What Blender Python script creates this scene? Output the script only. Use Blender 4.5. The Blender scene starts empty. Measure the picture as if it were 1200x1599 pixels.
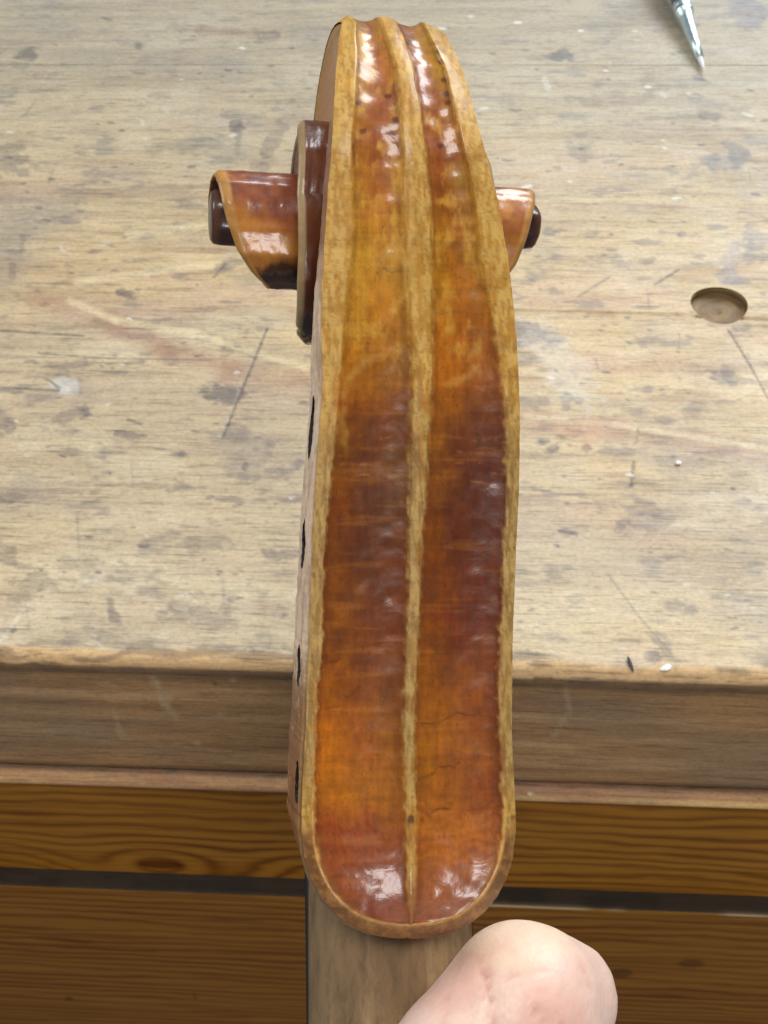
import bpy, bmesh, math, random
import numpy as np
from mathutils import Matrix, Vector
random.seed(4); np.random.seed(4)
S = bpy.context.scene
COL = S.collection
R = math.radians

# ------------------------------------------------------------------ camera
F = 1900.0                      # focal length in photo pixels (1200 wide)
_P, _Y, _R = R(50), R(-5.0), R(-2.6)
cf = np.array([math.sin(_Y)*math.cos(_P), math.cos(_Y)*math.cos(_P), -math.sin(_P)])
cr = np.cross(cf, [0, 0, 1.0]); cr /= np.linalg.norm(cr)
cu = np.cross(cr, cf)
cr = cr*math.cos(_R)+cu*math.sin(_R); cu = np.cross(cr, cf)
CO = np.array([0.0, -0.206, 0.323])
cam_d = bpy.data.cameras.new('camera'); cam = bpy.data.objects.new('camera', cam_d); COL.objects.link(cam)
M = Matrix.Identity(4)
for i in range(3):
    M[i][0] = cr[i]; M[i][1] = cu[i]; M[i][2] = -cf[i]; M[i][3] = CO[i]
cam.matrix_world = M
cam_d.sensor_fit = 'HORIZONTAL'; cam_d.sensor_width = 36; cam_d.lens = 36*F/1200
cam_d.clip_start = 0.01; cam_d.clip_end = 50
cam_d.dof.use_dof = True; cam_d.dof.focus_distance = 0.160; cam_d.dof.aperture_fstop = 150
S.camera = cam

# ------------------------------------------------------------------ light (indoor daylight from windows)
W = bpy.data.worlds.new('World'); S.world = W; W.use_nodes = True
W.node_tree.nodes['Background'].inputs[0].default_value = (0.72, 0.80, 0.92, 1)
W.node_tree.nodes['Background'].inputs[1].default_value = 0.13
def area(name, loc, target, sx, sy, power, color):
    l = bpy.data.lights.new(name, 'AREA'); l.shape = 'RECTANGLE'; l.size = sx; l.size_y = sy
    l.energy = power; l.color = color
    o = bpy.data.objects.new(name, l); COL.objects.link(o); o.location = loc
    d = Vector(target)-Vector(loc); o.rotation_euler = d.to_track_quat('-Z', 'Y').to_euler()
    return o
area('window_light', (0.75, 1.35, 1.25), (0, 0.1, 0.1), 1.3, 0.9, 42, (0.90, 0.96, 1.0))
area('ceiling_light', (-0.12, -0.42, 1.9), (0, 0.0, 0.1), 1.0, 0.45, 22, (1.0, 0.95, 0.88))
area('side_window_light', (-1.7, 0.35, 0.75), (0, 0, 0.15), 0.8, 0.7, 11, (0.86, 0.94, 1.0))
area('back_window_light', (0.40, -1.65, 0.22), (0, 0, 0.15), 0.46, 0.36, 9, (1.0, 0.98, 0.96))
S.view_settings.view_transform = 'Standard'; S.view_settings.look = 'None'
S.view_settings.exposure = 0.0; S.view_settings.gamma = 1.0

# ------------------------------------------------------------------ projection helpers
def proj(p):
    d = np.asarray(p, float)-CO; z = d@cf
    return 600+F*(d@cr)/z, 799.5-F*(d@cu)/z
def ray(x, y):
    return CO, cf+cr*(x-600)/F-cu*(y-799.5)/F
def on_plane(x, y, axis, val):
    o, d = ray(x, y); t = (val-o[axis])/d[axis]; return o+t*d

# ------------------------------------------------------------------ noise in numpy
def _h(ix, iy, seed):
    n = (ix.astype(np.int64)*374761393+iy.astype(np.int64)*668265263+seed*1442695041) & 0xffffffff
    n = ((n ^ (n >> 13))*1274126177) & 0xffffffff
    n = n ^ (n >> 16)
    return (n & 0xffff)/65535.0
def vn(x, y, seed=0):
    x = np.asarray(x, float); y = np.asarray(y, float)
    ix = np.floor(x); iy = np.floor(y); fx = x-ix; fy = y-iy
    fx = fx*fx*(3-2*fx); fy = fy*fy*(3-2*fy)
    a = _h(ix, iy, seed); b = _h(ix+1, iy, seed); c = _h(ix, iy+1, seed); d = _h(ix+1, iy+1, seed)
    return (a*(1-fx)+b*fx)*(1-fy)+(c*(1-fx)+d*fx)*fy
def fbm(x, y, seed=0, o=4):
    s = 0; a = 1; t = 0
    for k in range(o):
        s = s+a*vn(x*2**k, y*2**k, seed+k*17); t += a; a *= .55
    return s/t
def srgb(*c):
    c = np.array(c, float)/255
    return np.where(c <= .04045, c/12.92, ((c+.055)/1.055)**2.4)
def sstep(a, b, x):
    t = np.clip((x-a)/(b-a), 0, 1); return t*t*(3-2*t)
def blend(col, c, m):
    m = np.clip(m, 0, 1)[..., None]; return col*(1-m)+np.asarray(c)*m
def segmask(px, py, x1, y1, x2, y2, w, soft=None):
    dx, dy = x2-x1, y2-y1; L = dx*dx+dy*dy
    t = np.clip(((px-x1)*dx+(py-y1)*dy)/L, 0, 1)
    d = np.hypot(px-x1-t*dx, py-y1-t*dy)
    s = soft if soft else w*.8
    return 1-sstep(w*.5, w*.5+s, d)
def ell(px, py, cx, cy, rx, ry, ang=0, n=None):
    a = math.radians(ang); X = (px-cx)*math.cos(a)+(py-cy)*math.sin(a); Y = -(px-cx)*math.sin(a)+(py-cy)*math.cos(a)
    d = np.hypot(X/rx, Y/ry)
    if n is not None: d = d+n
    return 1-sstep(.7, 1.15, d)

# ------------------------------------------------------------------ object helpers
def tag(o, label=None, cat=None, group=None, kind=None):
    for k, v in (('label', label), ('category', cat), ('group', group), ('kind', kind)):
        if v: o[k] = v
    return o
def thing(name, label, cat, loc=(0, 0, 0), group=None):
    o = bpy.data.objects.new(name, None); COL.objects.link(o); o.location = loc; o.empty_display_size = .01
    return tag(o, label, cat, group)
def mesh_obj(name, verts, faces, mat, parent=None, col=None, smooth=True):
    me = bpy.data.meshes.new(name)
    me.from_pydata([tuple(v) for v in np.asarray(verts)], [], [tuple(int(i) for i in f) for f in faces])
    me.validate(); me.update()
    if smooth: me.polygons.foreach_set('use_smooth', [True]*len(me.polygons))
    if col is not None:
        at = me.color_attributes.new('Col', 'FLOAT_COLOR', 'POINT')
        c = np.ones((len(me.vertices), 4)); c[:, :col.shape[1]] = col
        at.data.foreach_set('color', c.ravel())
    if mat: me.materials.append(mat)
    o = bpy.data.objects.new(name, me); COL.objects.link(o)
    if parent: o.parent = parent
    return o
def grid_faces(n, m, off=0, flip=False, keep=None):
    i, j = np.meshgrid(np.arange(n-1), np.arange(m-1), indexing='ij')
    a = i*m+j+off; q = np.stack([a, a+1, a+m+1, a+m], -1).reshape(-1, 4)
    if keep is not None: q = q[keep.reshape(-1)]
    if flip: q = q[:, ::-1]
    return q
def bm_obj(name, bm, mat, parent=None, smooth=True):
    me = bpy.data.meshes.new(name); bm.normal_update(); bm.to_mesh(me); bm.free()
    if smooth: me.polygons.foreach_set('use_smooth', [True]*len(me.polygons))
    if mat: me.materials.append(mat)
    o = bpy.data.objects.new(name, me); COL.objects.link(o)
    if parent: o.parent = parent
    return o
def lathe(name, prof, mat, parent, n=40, axis='z'):
    # prof: list of (radius, height)
    vs = []; fs = []
    for r_, h_ in prof:
        for k in range(n):
            a = 2*math.pi*k/n; vs.append((r_*math.cos(a), r_*math.sin(a), h_))
    for i in range(len(prof)-1):
        for k in range(n):
            fs.append((i*n+k, i*n+(k+1) % n, (i+1)*n+(k+1) % n, (i+1)*n+k))
    return mesh_obj(name, vs, fs, mat, parent)

# ------------------------------------------------------------------ materials
class NT:
    def __init__(s, name):
        s.m = bpy.data.materials.new(name); s.m.use_nodes = True; s.t = s.m.node_tree
        s.b = s.t.nodes['Principled BSDF']
    def n(s, typ, **kw):
        x = s.t.nodes.new(typ)
        for k, v in kw.items(): setattr(x, k, v)
        return x
    def l(s, a, b): s.t.links.new(a, b)
    def coord(s, scale, obj=True):
        tc = s.n('ShaderNodeTexCoord'); mp = s.n('ShaderNodeMapping'); mp.inputs['Scale'].default_value = scale
        s.l(tc.outputs['Object'], mp.inputs[0]); return mp.outputs[0]
    def noise(s, vec, scale, detail=4, rough=.55, dist=0):
        x = s.n('ShaderNodeTexNoise'); x.inputs['Scale'].default_value = scale; x.inputs['Detail'].default_value = detail
        x.inputs['Roughness'].default_value = rough; x.inputs['Distortion'].default_value = dist
        if vec is not None: s.l(vec, x.inputs['Vector'])
        return x.outputs['Fac']
    def ramp(s, fac, stops):
        x = s.n('ShaderNodeValToRGB'); e = x.color_ramp.elements
        while len(e) < len(stops): e.new(.5)
        for el, (p, c) in zip(e, stops):
            el.position = p; el.color = (c, c, c, 1) if np.isscalar(c) else (*c, 1)
        s.l(fac, x.inputs[0]); return x.outputs[0]
    def mul(s, a, b, fac=1):
        x = s.n('ShaderNodeMix', data_type='RGBA', blend_type='MULTIPLY'); x.inputs[0].default_value = fac
        s.l(a, x.inputs[6]); s.l(b, x.inputs[7]); return x.outputs[2]
    def mix(s, fac, a, b):
        x = s.n('ShaderNodeMix', data_type='RGBA')
        s.l(fac, x.inputs[0])
        for sock, v in ((x.inputs[6], a), (x.inputs[7], b)):
            if hasattr(v, 'node'): s.l(v, sock)
            else: sock.default_value = (*v, 1)
        return x.outputs[2]
    def attr(s):
        x = s.n('ShaderNodeAttribute'); x.attribute_name = 'Col'; return x
    def bump(s, h, strength, dist, prev=None):
        x = s.n('ShaderNodeBump'); x.inputs['Strength'].default_value = strength; x.inputs['Distance'].default_value = dist
        s.l(h, x.inputs['Height'])
        if prev is not None: s.l(prev, x.inputs['Normal'])
        s.l(x.outputs[0], s.b.inputs['Normal']); return x.outputs[0]
    def set(s, **kw):
        for k, v in kw.items():
            s.b.inputs[k.replace('_', ' ')].default_value = v

def mat_beech(name, rough=.5, fleck=.55):
    t = NT(name); a = t.attr()
    fl = t.noise(t.coord((60, 1100, 1100)), 1, 3, .6)           # dark pore dashes along the grain
    flr = t.ramp(fl, [(.0, 1-fleck), (.36, 1-fleck*.55), (.45, 1.0)])
    fi = t.ramp(t.noise(t.coord((300, 1500, 1500)), 1, 5, .7), [(.25, .80), (.5, 1.0), (.75, 1.12)])
    gr = t.ramp(t.noise(t.coord((9, 160, 160)), 1, 5, .65, .4), [(.3, .86), (.5, 1.0), (.7, 1.07)])
    gm = t.ramp(t.noise(t.coord((260, 520, 520)), 1, 6, .72, .5), [(.30, .66), (.44, .95), (.56, 1.0), (.74, 1.16)])
    sp = t.ramp(t.noise(t.coord((620, 900, 900)), 1, 2, .5), [(.24, .45), (.31, 1.0)])
    c = t.mul(a.outputs['Color'], flr); c = t.mul(c, fi); c = t.mul(c, gr); c = t.mul(c, gm, .8); c = t.mul(c, sp, .8)
    iso = t.ramp(t.noise(t.coord((620, 760, 760)), 1, 4, .7), [(.28, .80), (.5, 1.0), (.72, 1.14)]); c = t.mul(c, iso, .9)
    t.l(c, t.b.inputs['Base Color'])
    rr = t.ramp(t.noise(t.coord((40, 90, 90)), 1, 4, .6), [(.3, rough-.10), (.7, rough+.14)])
    t.l(rr, t.b.inputs['Roughness'])
    n1 = t.bump(fl, .5, .0005); t.bump(t.noise(t.coord((120, 500, 500)), 1, 5, .65), .35, .0003, n1)
    return t.m
M_TOP = mat_beech('worn_beech_top', .50)
M_APRON = mat_beech('beech_apron', .6, .6)

def mat_pine():
    t = NT('varnished_pine'); a = t.attr()
    fi = t.ramp(t.noise(t.coord((30, 900, 900)), 1, 5, .65), [(.25, .80), (.5, 1.0), (.75, 1.16)])
    t.l(t.mul(a.outputs['Color'], fi), t.b.inputs['Base Color'])
    t.set(Roughness=.5); t.b.inputs['Specular IOR Level'].default_value = .08
    t.bump(t.noise(t.coord((30, 700, 700)), 1, 4, .6), .25, .0003)
    return t.m
M_PINE = mat_pine()

def mat_varnish():
    t = NT('violin_varnish'); a = t.attr()
    fine = t.ramp(t.noise(t.coord((1500, 600, 1500)), 1, 5, .7), [(.22, .78), (.5, 1.0), (.78, 1.14)])
    spot = t.ramp(t.noise(t.coord((700, 420, 700)), 1, 4, .6, .8), [(.28, .62), (.40, 1.0)])
    flame = t.ramp(t.noise(t.coord((45, 420, 60)), 1, 4, .6, 1.0), [(.3, .80), (.5, 1.0), (.72, 1.18)])
    c = t.mul(a.outputs['Color'], fine, .8); c = t.mul(c, spot, .25); c = t.mul(c, flame, .5)
    t.l(c, t.b.inputs['Base Color'])
    # alpha of the attribute: 1 = thick varnish, 0 = worn bare wood
    gl = t.noise(t.coord((400, 400, 400)), 1, 4, .6)
    mr = t.n('ShaderNodeMapRange'); mr.inputs[1].default_value = 0; mr.inputs[2].default_value = 1
    mr.inputs[3].default_value = .55; mr.inputs[4].default_value = .30
    t.l(a.outputs['Alpha'], mr.inputs[0])
    add = t.n('ShaderNodeMath', operation='MULTIPLY_ADD'); t.l(gl, add.inputs[0]); add.inputs[1].default_value = .16
    t.l(mr.outputs[0], add.inputs[2]); t.l(add.outputs[0], t.b.inputs['Roughness'])
    cm = t.n('ShaderNodeMath', operation='MULTIPLY'); t.l(a.outputs['Alpha'], cm.inputs[0]); cm.inputs[1].default_value = .7
    t.l(cm.outputs[0], t.b.inputs['Coat Weight']); t.b.inputs['Coat Roughness'].default_value = .17
    t.b.inputs['Coat IOR'].default_value = 1.5; t.b.inputs['Specular IOR Level'].default_value = .38
    n1 = t.bump(t.noise(t.coord((900, 500, 900)), 1, 4, .65), .25, .00008)
    n2 = t.bump(t.noise(t.coord((260, 330, 260)), 1, 3, .5, .6), .6, .00018, n1)
    t.l(n2, t.b.inputs['Coat Normal'])
    return t.m
M_VAR = mat_varnish()

def mat_simple(name, col, rough=.5, metal=0, var=.25, sc=(300, 300, 300), bump=.2, bd=.0003, **kw):
    t = NT(name)
    c = np.array(col)
    f = t.noise(t.coord(sc), 1, 5, .6)
    rgb = t.ramp(f, [(.25, tuple(c*(1-var))), (.5, tuple(c)), (.75, tuple(np.minimum(c*(1+var), 1)))])
    t.l(rgb, t.b.inputs['Base Color']); t.set(Roughness=rough, Metallic=metal)
    for k, v in kw.items(): t.b.inputs[k.replace('_', ' ')].default_value = v
    if bump: t.bump(f, bump, bd)
    return t.m
M_HOLE = mat_simple('peg_hole_dark', (.006, .005, .004), .6)
M_EBONY = mat_simple('ebony', (.012, .010, .009), .35)
M_NECK = None

# ------------------------------------------------------------------ BENCH
def extrude_profile(name, prof, xs, mat, parent, paint, holes=(), deform=None):
    """prof: list of (y,z); xs: x stations.  Sheet with closed flat ends."""
    prof = np.array(prof); xs = np.array(xs)
    n, m = len(xs), len(prof)
    P = np.zeros((n, m, 3)); P[..., 0] = xs[:, None]; P[..., 1] = prof[None, :, 0]; P[..., 2] = prof[None, :, 1]
    keep = None
    if holes:
        keep = np.ones((n-1, m-1), bool)
        for (hx, hy, hr, zt) in holes:
            top = P[..., 2] > zt
            d = np.hypot(P[..., 0]-hx, P[..., 1]-hy)
            c = (P[:-1, :-1]+P[1:, 1:])/2; dc = np.hypot(c[..., 0]-hx, c[..., 1]-hy)
            keep &= ~((dc < hr) & (c[..., 2] > zt))
            sn = top & (np.abs(d-hr) < .0006)
            wob = 1+.03*np.sin(3*np.arctan2(P[..., 1]-hy, P[..., 0]-hx))
            k = np.where(sn, hr*wob/np.maximum(d, 1e-6), 1)
            P[..., 0] = hx+(P[..., 0]-hx)*k; P[..., 1] = hy+(P[..., 1]-hy)*k
    px, py = proj(P)
    if deform is not None: P = deform(P, px, py)
    col = paint(P, px, py)
    V = P.reshape(-1, 3); C = col.reshape(-1, col.shape[-1])
    Fq = grid_faces(n, m, keep=keep)
    faces = [tuple(f) for f in Fq] + [tuple(range(m-1, -1, -1)), tuple(range((n-1)*m, n*m))]
    # n-gon ends are closed by the profile's own end points
    return mesh_obj(name, V, faces, mat, parent, C, smooth=True)

bench = thing('workbench', 'worn beech workbench with stained top, round dog hole and varnished pine fronts below', 'workbench', (0, 0, 0))

c_base = srgb(202, 180, 140); c_warm = srgb(205, 176, 128); c_grey = srgb(162, 156, 146); c_dark = srgb(84, 80, 84)
def paint_top(P, px, py):
    X, Y = P[..., 0], P[..., 1]
    col = np.zeros(P.shape)+c_base
    big = fbm(X*9+3, Y*14, 5, 4); st = fbm(X*12, Y*130, 9, 5); st2 = fbm(X*34, Y*380, 12, 4)
    col = blend(col, srgb(214, 190, 146), sstep(.45, .78, st)*.45)
    col = blend(col, srgb(156, 122, 84), sstep(.52, .28, st)*.38)
    col = blend(col, srgb(150, 116, 92), sstep(.44, .24, st2)*.5)
    col = blend(col, srgb(200, 166, 146), sstep(.5, .75, fbm(X*16+7, Y*50, 14, 4))*.3)
    col = blend(col, c_grey, sstep(.42, .72, big)*.38)
    fog = fbm(X*26, Y*42, 31, 5)
    col = blend(col, srgb(124, 118, 118), sstep(.55, .78, fog)*.36)
    col = blend(col, srgb(216, 204, 176), sstep(.44, .26, fog)*.35)
    fog2 = fbm(X*90, Y*190, 37, 4)
    col = blend(col, srgb(112, 104, 104), sstep(.60, .76, fog2)*.5)
    col = col*np.array([.98, .95, .915])
    # greyer at the back, window sheen painted in; paler strip near the front edge
    col = blend(col, srgb(150, 148, 138), sstep(520, 0, py)*.62)
    near = sstep(700, 1000, py)
    col = blend(col, srgb(222, 206, 176), near*.22*fbm(X*10, Y*60, 44, 3)*1.6)
    nz = (fbm(px*.06, py*.10, 50, 6)-.5)*1.5
    bm_ = .45+.9*fbm(px*.11, py*.2, 57, 4)
    def blot(cx, cy, rx, ry, a=0, s=.7, c=(84, 82, 88)):
        nonlocal col
        m = (np.abs(px-cx) < max(rx, ry)*1.7+4) & (np.abs(py-cy) < max(rx, ry)*1.7+4)
        if not m.any(): return
        e = ell(px[m], py[m], cx, cy, rx*1.1, ry*1.1, a, nz[m]*1.5)*s*bm_[m]*.85
        col[m] = blend(col[m], srgb(*c), e)
    for b in [(44, 85, 15, 9, 0, .75), (876, 87, 22, 8, 0, .8), (850, 90, 30, 4, 0, .3), (366, 195, 11, 9, 0, .75), (370, 225, 8, 24, 0, .4),
              (18, 248, 28, 26, -20, .5), (20, 100, 60, 5, 0, .35), (430, 215, 10, 45, 30, .4), (405, 262, 16, 16, 0, .35), (198, 457, 12, 6, 0, .8),
              (345, 616, 30, 15, 5, .75), (132, 638, 7, 12, 0, .6), (95, 652, 26, 12, -20, .45), (100, 588, 12, 8, 0, .35), (5, 660, 18, 20, 0, .5),
              (177, 958, 7, 22, -20, .6), (170, 990, 30, 14, 0, .35), (250, 150, 14, 6, 0, .35), (217, 70, 6, 5, 0, .5), (285, 42, 25, 7, 0, .25),
              (350, 48, 60, 8, 2, .35, (130, 100, 88)), (420, 58, 18, 8, -10, .5), (1170, 20, 40, 20, 0, .5, (96, 100, 128)),
              (1138, 253, 34, 14, 0, .62, (120, 118, 118)), (1155, 243, 18, 13, 30, .6, (112, 110, 112)), (1105, 250, 14, 9, 20, .5, (120, 118, 118)),
              (1110, 181, 24, 7, 0, .55), (1050, 130, 40, 12, 0, .25), (860, 362, 9, 8, 0, .6, (70, 90, 104)), (905, 235, 24, 14, 0, .4), (1010, 408, 16, 6, 0, .5),
              (1140, 420, 18, 34, 0, .45, (130, 134, 150)), (1180, 380, 16, 30, 0, .45, (110, 112, 130)), (820, 520, 24, 18, 20, .6), (862, 527, 16, 16, 0, .5),
              (848, 688, 9, 7, 0, .8), (857, 704, 20, 6, -30, .75), (917, 699, 7, 4, 0, .8), (885, 632, 9, 12, 10, .5), (905, 628, 9, 6, 0, .5), (1135, 580, 8, 22, -30, .5),
              (1080, 650, 20, 10, 10, .4, (150, 110, 90)), (1140, 700, 14, 10, 0, .4), (1010, 815, 40, 14, 0, .35), (885, 830, 18, 5, 5, .6), (975, 815, 10, 8, 0, .45),
              (1055, 950, 26, 10, 0, .45), (1040, 1012, 10, 22, -35, .5), (1020, 1028, 14, 8, 0, .6), (820, 1022, 22, 6, 0, .5), (445, 865, 40, 10, -4, .6), (320, 850, 40, 10, 0, .35),
              (200, 900, 50, 12, -8, .35), (60, 910, 30, 14, 0, .4), (10, 870, 20, 12, 0, .5), (120, 965, 34, 8, 0, .3), (320, 965, 60, 16, 4, .35), (30, 935, 24, 6, 0, .45),
              (383, 724, 5, 10, 20, .75), (285, 708, 8, 4, 0, .7), (200, 678, 22, 5, 5, .6), (120, 880, 30, 12, 0, .3), (450, 735, 20, 8, -30, .35), (35, 380, 5, 18, 10, .35),
              (358, 415, 16, 8, -30, .5), (20, 425, 5, 14, 10, .4), (60, 455, 8, 5, 0, .5), (70, 475, 8, 3, 10, .5), (250, 300, 60, 12, 0, .22), (300, 225, 60, 10, -6, .3),
              (900, 935, 16, 9, 0, .3), (1180, 880, 10, 5, 0, .5), (830, 430, 12, 8, 0, .35), (1090, 120, 8, 5, 0, .5), (960, 155, 60, 10, 0, .28), (1000, 20, 50, 9, 0, .25)]:
        if len(b) == 6: blot(*b)
        else: blot(*b[:6], c=b[6])
    # reddish heart-wood band and pale contour lines of the grain figure
    pts = [(60, 470), (180, 505), (260, 545), (360, 580), (480, 590)]
    for k in range(4):
        col = blend(col, srgb(158, 122, 100), segmask(px, py, *pts[k], *pts[k+1], 12, 22)*.45*(.6+.8*fbm(px*.03, py*.1, 3, 3)))
    for (x1, y1, x2, y2) in [(120, 440, 230, 425), (230, 425, 330, 415), (110, 470, 180, 500), (180, 500, 300, 520), (300, 520, 480, 575), (200, 365, 330, 352)]:
        col = blend(col, srgb(218, 200, 160), segmask(px, py, x1, y1, x2, y2, 4, 7)*.55)
    for (x1, y1, x2, y2) in [(820, 650, 960, 662), (960, 662, 1200, 700)]:
        col = blend(col, srgb(166, 128, 104), segmask(px, py, x1, y1+8, x2, y2+8, 18, 18)*.45)
        col = blend(col, srgb(212, 196, 160), segmask(px, py, x1, y1, x2, y2, 3, 5)*.6)
    col = blend(col, srgb(190, 140, 104), ell(px, py, 915, 672, 40, 24, 0, nz)*.4)
    col = blend(col, srgb(205, 203, 200), ell(px, py, 870, 560, 34, 95, -38, nz)*.25)
    col = blend(col, srgb(205, 203, 200), ell(px, py, 100, 600, 30, 12, 0, nz)*.5)
    # knife cuts, scratches and pencil marks
    for (x1, y1, x2, y2, w, s, c) in [
            (417, 513, 385, 590, 2.6, .75, 70), (385, 590, 347, 684, 3.0, .7, 78), (0, 516, 130, 524, 1.6, .75, 70), (60, 551, 170, 559, 1.4, .7, 80), (170, 559, 330, 562, 1.4, .55, 80),
            (0, 604, 92, 609, 1.6, .75, 70), (92, 609, 80, 595, 1.2, .6, 80), (1138, 515, 1172, 570, 1.8, .7, 74), (1172, 570, 1200, 622, 1.6, .6, 80), (990, 722, 985, 760, 3.2, .75, 74),
            (904, 462, 952, 432, 1.8, .6, 84), (1023, 444, 1060, 421, 2, .75, 70), (334, 432, 352, 412, 3, .7, 78), (950, 897, 1000, 965, 1.8, .5, 100), (1000, 965, 1052, 1024, 1.8, .4, 104),
            (998, 668, 994, 690, 1.6, .6, 90), (1000, 678, 1050, 684, 4, .55, 104), (1062, 520, 1060, 550, 1.4, .5, 100), (930, 560, 934, 575, 1.5, .5, 100), (1012, 453, 1014, 480, 1.4, .4, 110),
            (348, 905, 352, 960, 5, .28, 104), (120, 800, 124, 860, 3, .3, 100), (70, 590, 95, 606, 1.3, .6, 80), (1140, 840, 1175, 848, 3, .5, 90), (873, 829, 900, 833, 3.5, .7, 78),
            (865, 735, 866, 760, 1.4, .35, 110), (40, 940, 45, 980, 2, .3, 110), (205, 720, 208, 760, 2, .35, 110), (980, 30, 1120, 28, 1.5, .3, 100), (200, 655, 220, 662, 4, .6, 84)]:
        col = blend(col, srgb(c, c-4, c), segmask(px, py, x1, y1, x2, y2, w*.8, 2.0)*s*(.55+.6*fbm(px*.15, py*.15, 66, 3)))
    for (x1, y1, x2, y2, w, s) in [(0, 1002, 44, 942, 3, .7), (145, 990, 160, 1012, 3, .5), (240, 1005, 262, 985, 3, .5), (120, 915, 160, 900, 4, .5), (275, 932, 300, 925, 4, .5),
                                   (851, 124, 856, 136, 7, .8), (1034, 145, 1040, 150, 4, .7), (1162, 177, 1174, 180, 3, .8), (95, 386, 100, 392, 3, .9), (222, 189, 223, 193, 3, .8),
                                   (160, 380, 170, 376, 5, .5), (1120, 770, 1160, 768, 3, .2), (258, 168, 262, 174, 4, .6), (880, 262, 900, 266, 5, .4), (1100, 345, 1130, 350, 6, .35), (98, 610, 118, 612, 8, .6)]:
        col = blend(col, srgb(226, 224, 216), segmask(px, py, x1, y1, x2, y2, w, 2.5)*s*.35)
    for _ in range(420):   # small dents, pores and specks
        cx = random.uniform(0, 1200); cy = random.uniform(20, 1030); r_ = random.uniform(1.5, 4.5)
        if abs(px.max()-px.min()) < 10: break
        m = (np.abs(px-cx) < 14) & (np.abs(py-cy) < 10)
        if m.any():
            e = ell(px[m], py[m], cx, cy, r_*random.uniform(1, 2.4), r_*.6, random.uniform(-15, 15))*random.uniform(.3, .75)
            col[m] = blend(col[m], srgb(96, 88, 88) if random.random() < .85 else srgb(228, 224, 214), e)
    for _ in range(90):   # hairline cuts
        cx = random.uniform(0, 1200); cy = random.uniform(40, 1030); L = random.uniform(5, 26)
        a = random.choice([random.gauss(0, .12), random.uniform(0, 3.14)])
        m = (np.abs(px-cx) < 32) & (np.abs(py-cy) < 32)
        if m.any():
            e = segmask(px[m], py[m], cx-L*math.cos(a)/2, cy-L*math.sin(a)/2, cx+L*math.cos(a)/2, cy+L*math.sin(a)/2, .8, 1.8)*random.uniform(.12, .34)
            col[m] = blend(col[m], srgb(104, 92, 88), e)
    # orange-ish rounded front edge with ragged boundary
    rag = (fbm(X*60, X*0+3, 61, 4)-.5)*.004
    edge = 1-sstep(.0036+rag, .0052+rag, Y)
    col = blend(col, srgb(206, 166, 112), edge*.8)
    col = blend(col, srgb(112, 82, 54), sstep(-.0026, -.0040, P[..., 2])*.8)  # shadow line below the rounded edge painted dark
    dirt = sstep(.50, .64, fbm(X*70, Y*300+P[..., 2]*300, 71, 4))*sstep(.012, .004, Y)
    col = blend(col, srgb(96, 80, 66), dirt*.5)
    return col

CRACK = [on_plane(x, y, 2, 0) for x, y in [(795, 484), (920, 487), (1060, 491), (1120, 496), (1200, 498)]]
def deform_top(P, px, py):
    z = (fbm(P[..., 0]*9, P[..., 1]*9, 80, 3)-.5)*.0006
    top = P[..., 2] > -.002
    for k in range(len(CRACK)-1):
        a, b = CRACK[k], CRACK[k+1]
        z = z-.0012*segmask(P[..., 0], P[..., 1], a[0], a[1], b[0], b[1], .0004, .0005)
    for (x1, y1, x2, y2, w, dep) in [(417, 513, 347, 684, .0006, .0007), (0, 516, 130, 524, .0003, .0005), (0, 604, 92, 609, .0003, .0006), (60, 551, 330, 562, .0003, .0004),
                                     (1138, 515, 1200, 622, .0004, .0005), (990, 722, 985, 760, .0006, .0008), (904, 462, 952, 432, .0004, .0004), (1023, 444, 1060, 421, .0004, .0005)]:
        a = on_plane(x1, y1, 2, 0); b = on_plane(x2, y2, 2, 0)
        z = z-.5*dep*segmask(P[..., 0], P[..., 1], a[0], a[1], b[0], b[1], w, .0005)
    P = P.copy(); P[..., 2] += np.where(top, z, 0)
    # nicks along the front edge
    nick = sstep(.56, .72, fbm(P[..., 0]*90, P[..., 0]*0, 90, 3))*sstep(.006, .001, P[..., 1])
    P[..., 2] -= nick*.0007; P[..., 1] += nick*.0006*(P[..., 1] < .003)
    return P
yj = on_plane(600, 101, 2, 0)[1]           # glued joint between the two planks
HX, HY, _ = on_plane(1124, 476, 2, 0); HR = .0112
def arc(y0, z0, r, n=9): return [(y0+r-r*math.sin(a), z0-r+r*math.cos(a)) for a in np.linspace(0, math.pi/2, n)]
xs_f = np.concatenate([[-.85, -.6, -.42, -.32], np.arange(-.265, .200, .00072), [.26, .36, .6, .85]])
yy = np.arange(yj-.0003, .0046, -.00072)
prof = [(yj, -.05), (yj-.0000, -.0003), (yj-.0002, -.00005)]+[(y, 0) for y in yy[1:]]+[(p[0], p[1]) for p in arc(0, 0, .0040, 12)]+[(0.0001, -.0075), (.0006, -.0082), (.006, -.0083), (.006, -.05)]
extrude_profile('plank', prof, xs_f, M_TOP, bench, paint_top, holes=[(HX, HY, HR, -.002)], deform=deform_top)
xs_m = np.concatenate([[-.85, -.5], np.arange(-.36, .26, .0012), [.45, .85]])
yy2 = np.arange(yj+.16, yj+.0005, -.0012)
prof2 = [(yj+.16, -.05)]+[(y, 0) for y in yy2]+[(yj+.0003, -.00005), (yj+.0001, -.0003), (yj+.0001, -.05)]
extrude_profile('plank', prof2, xs_m, M_TOP, bench, paint_top, deform=None)
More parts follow.
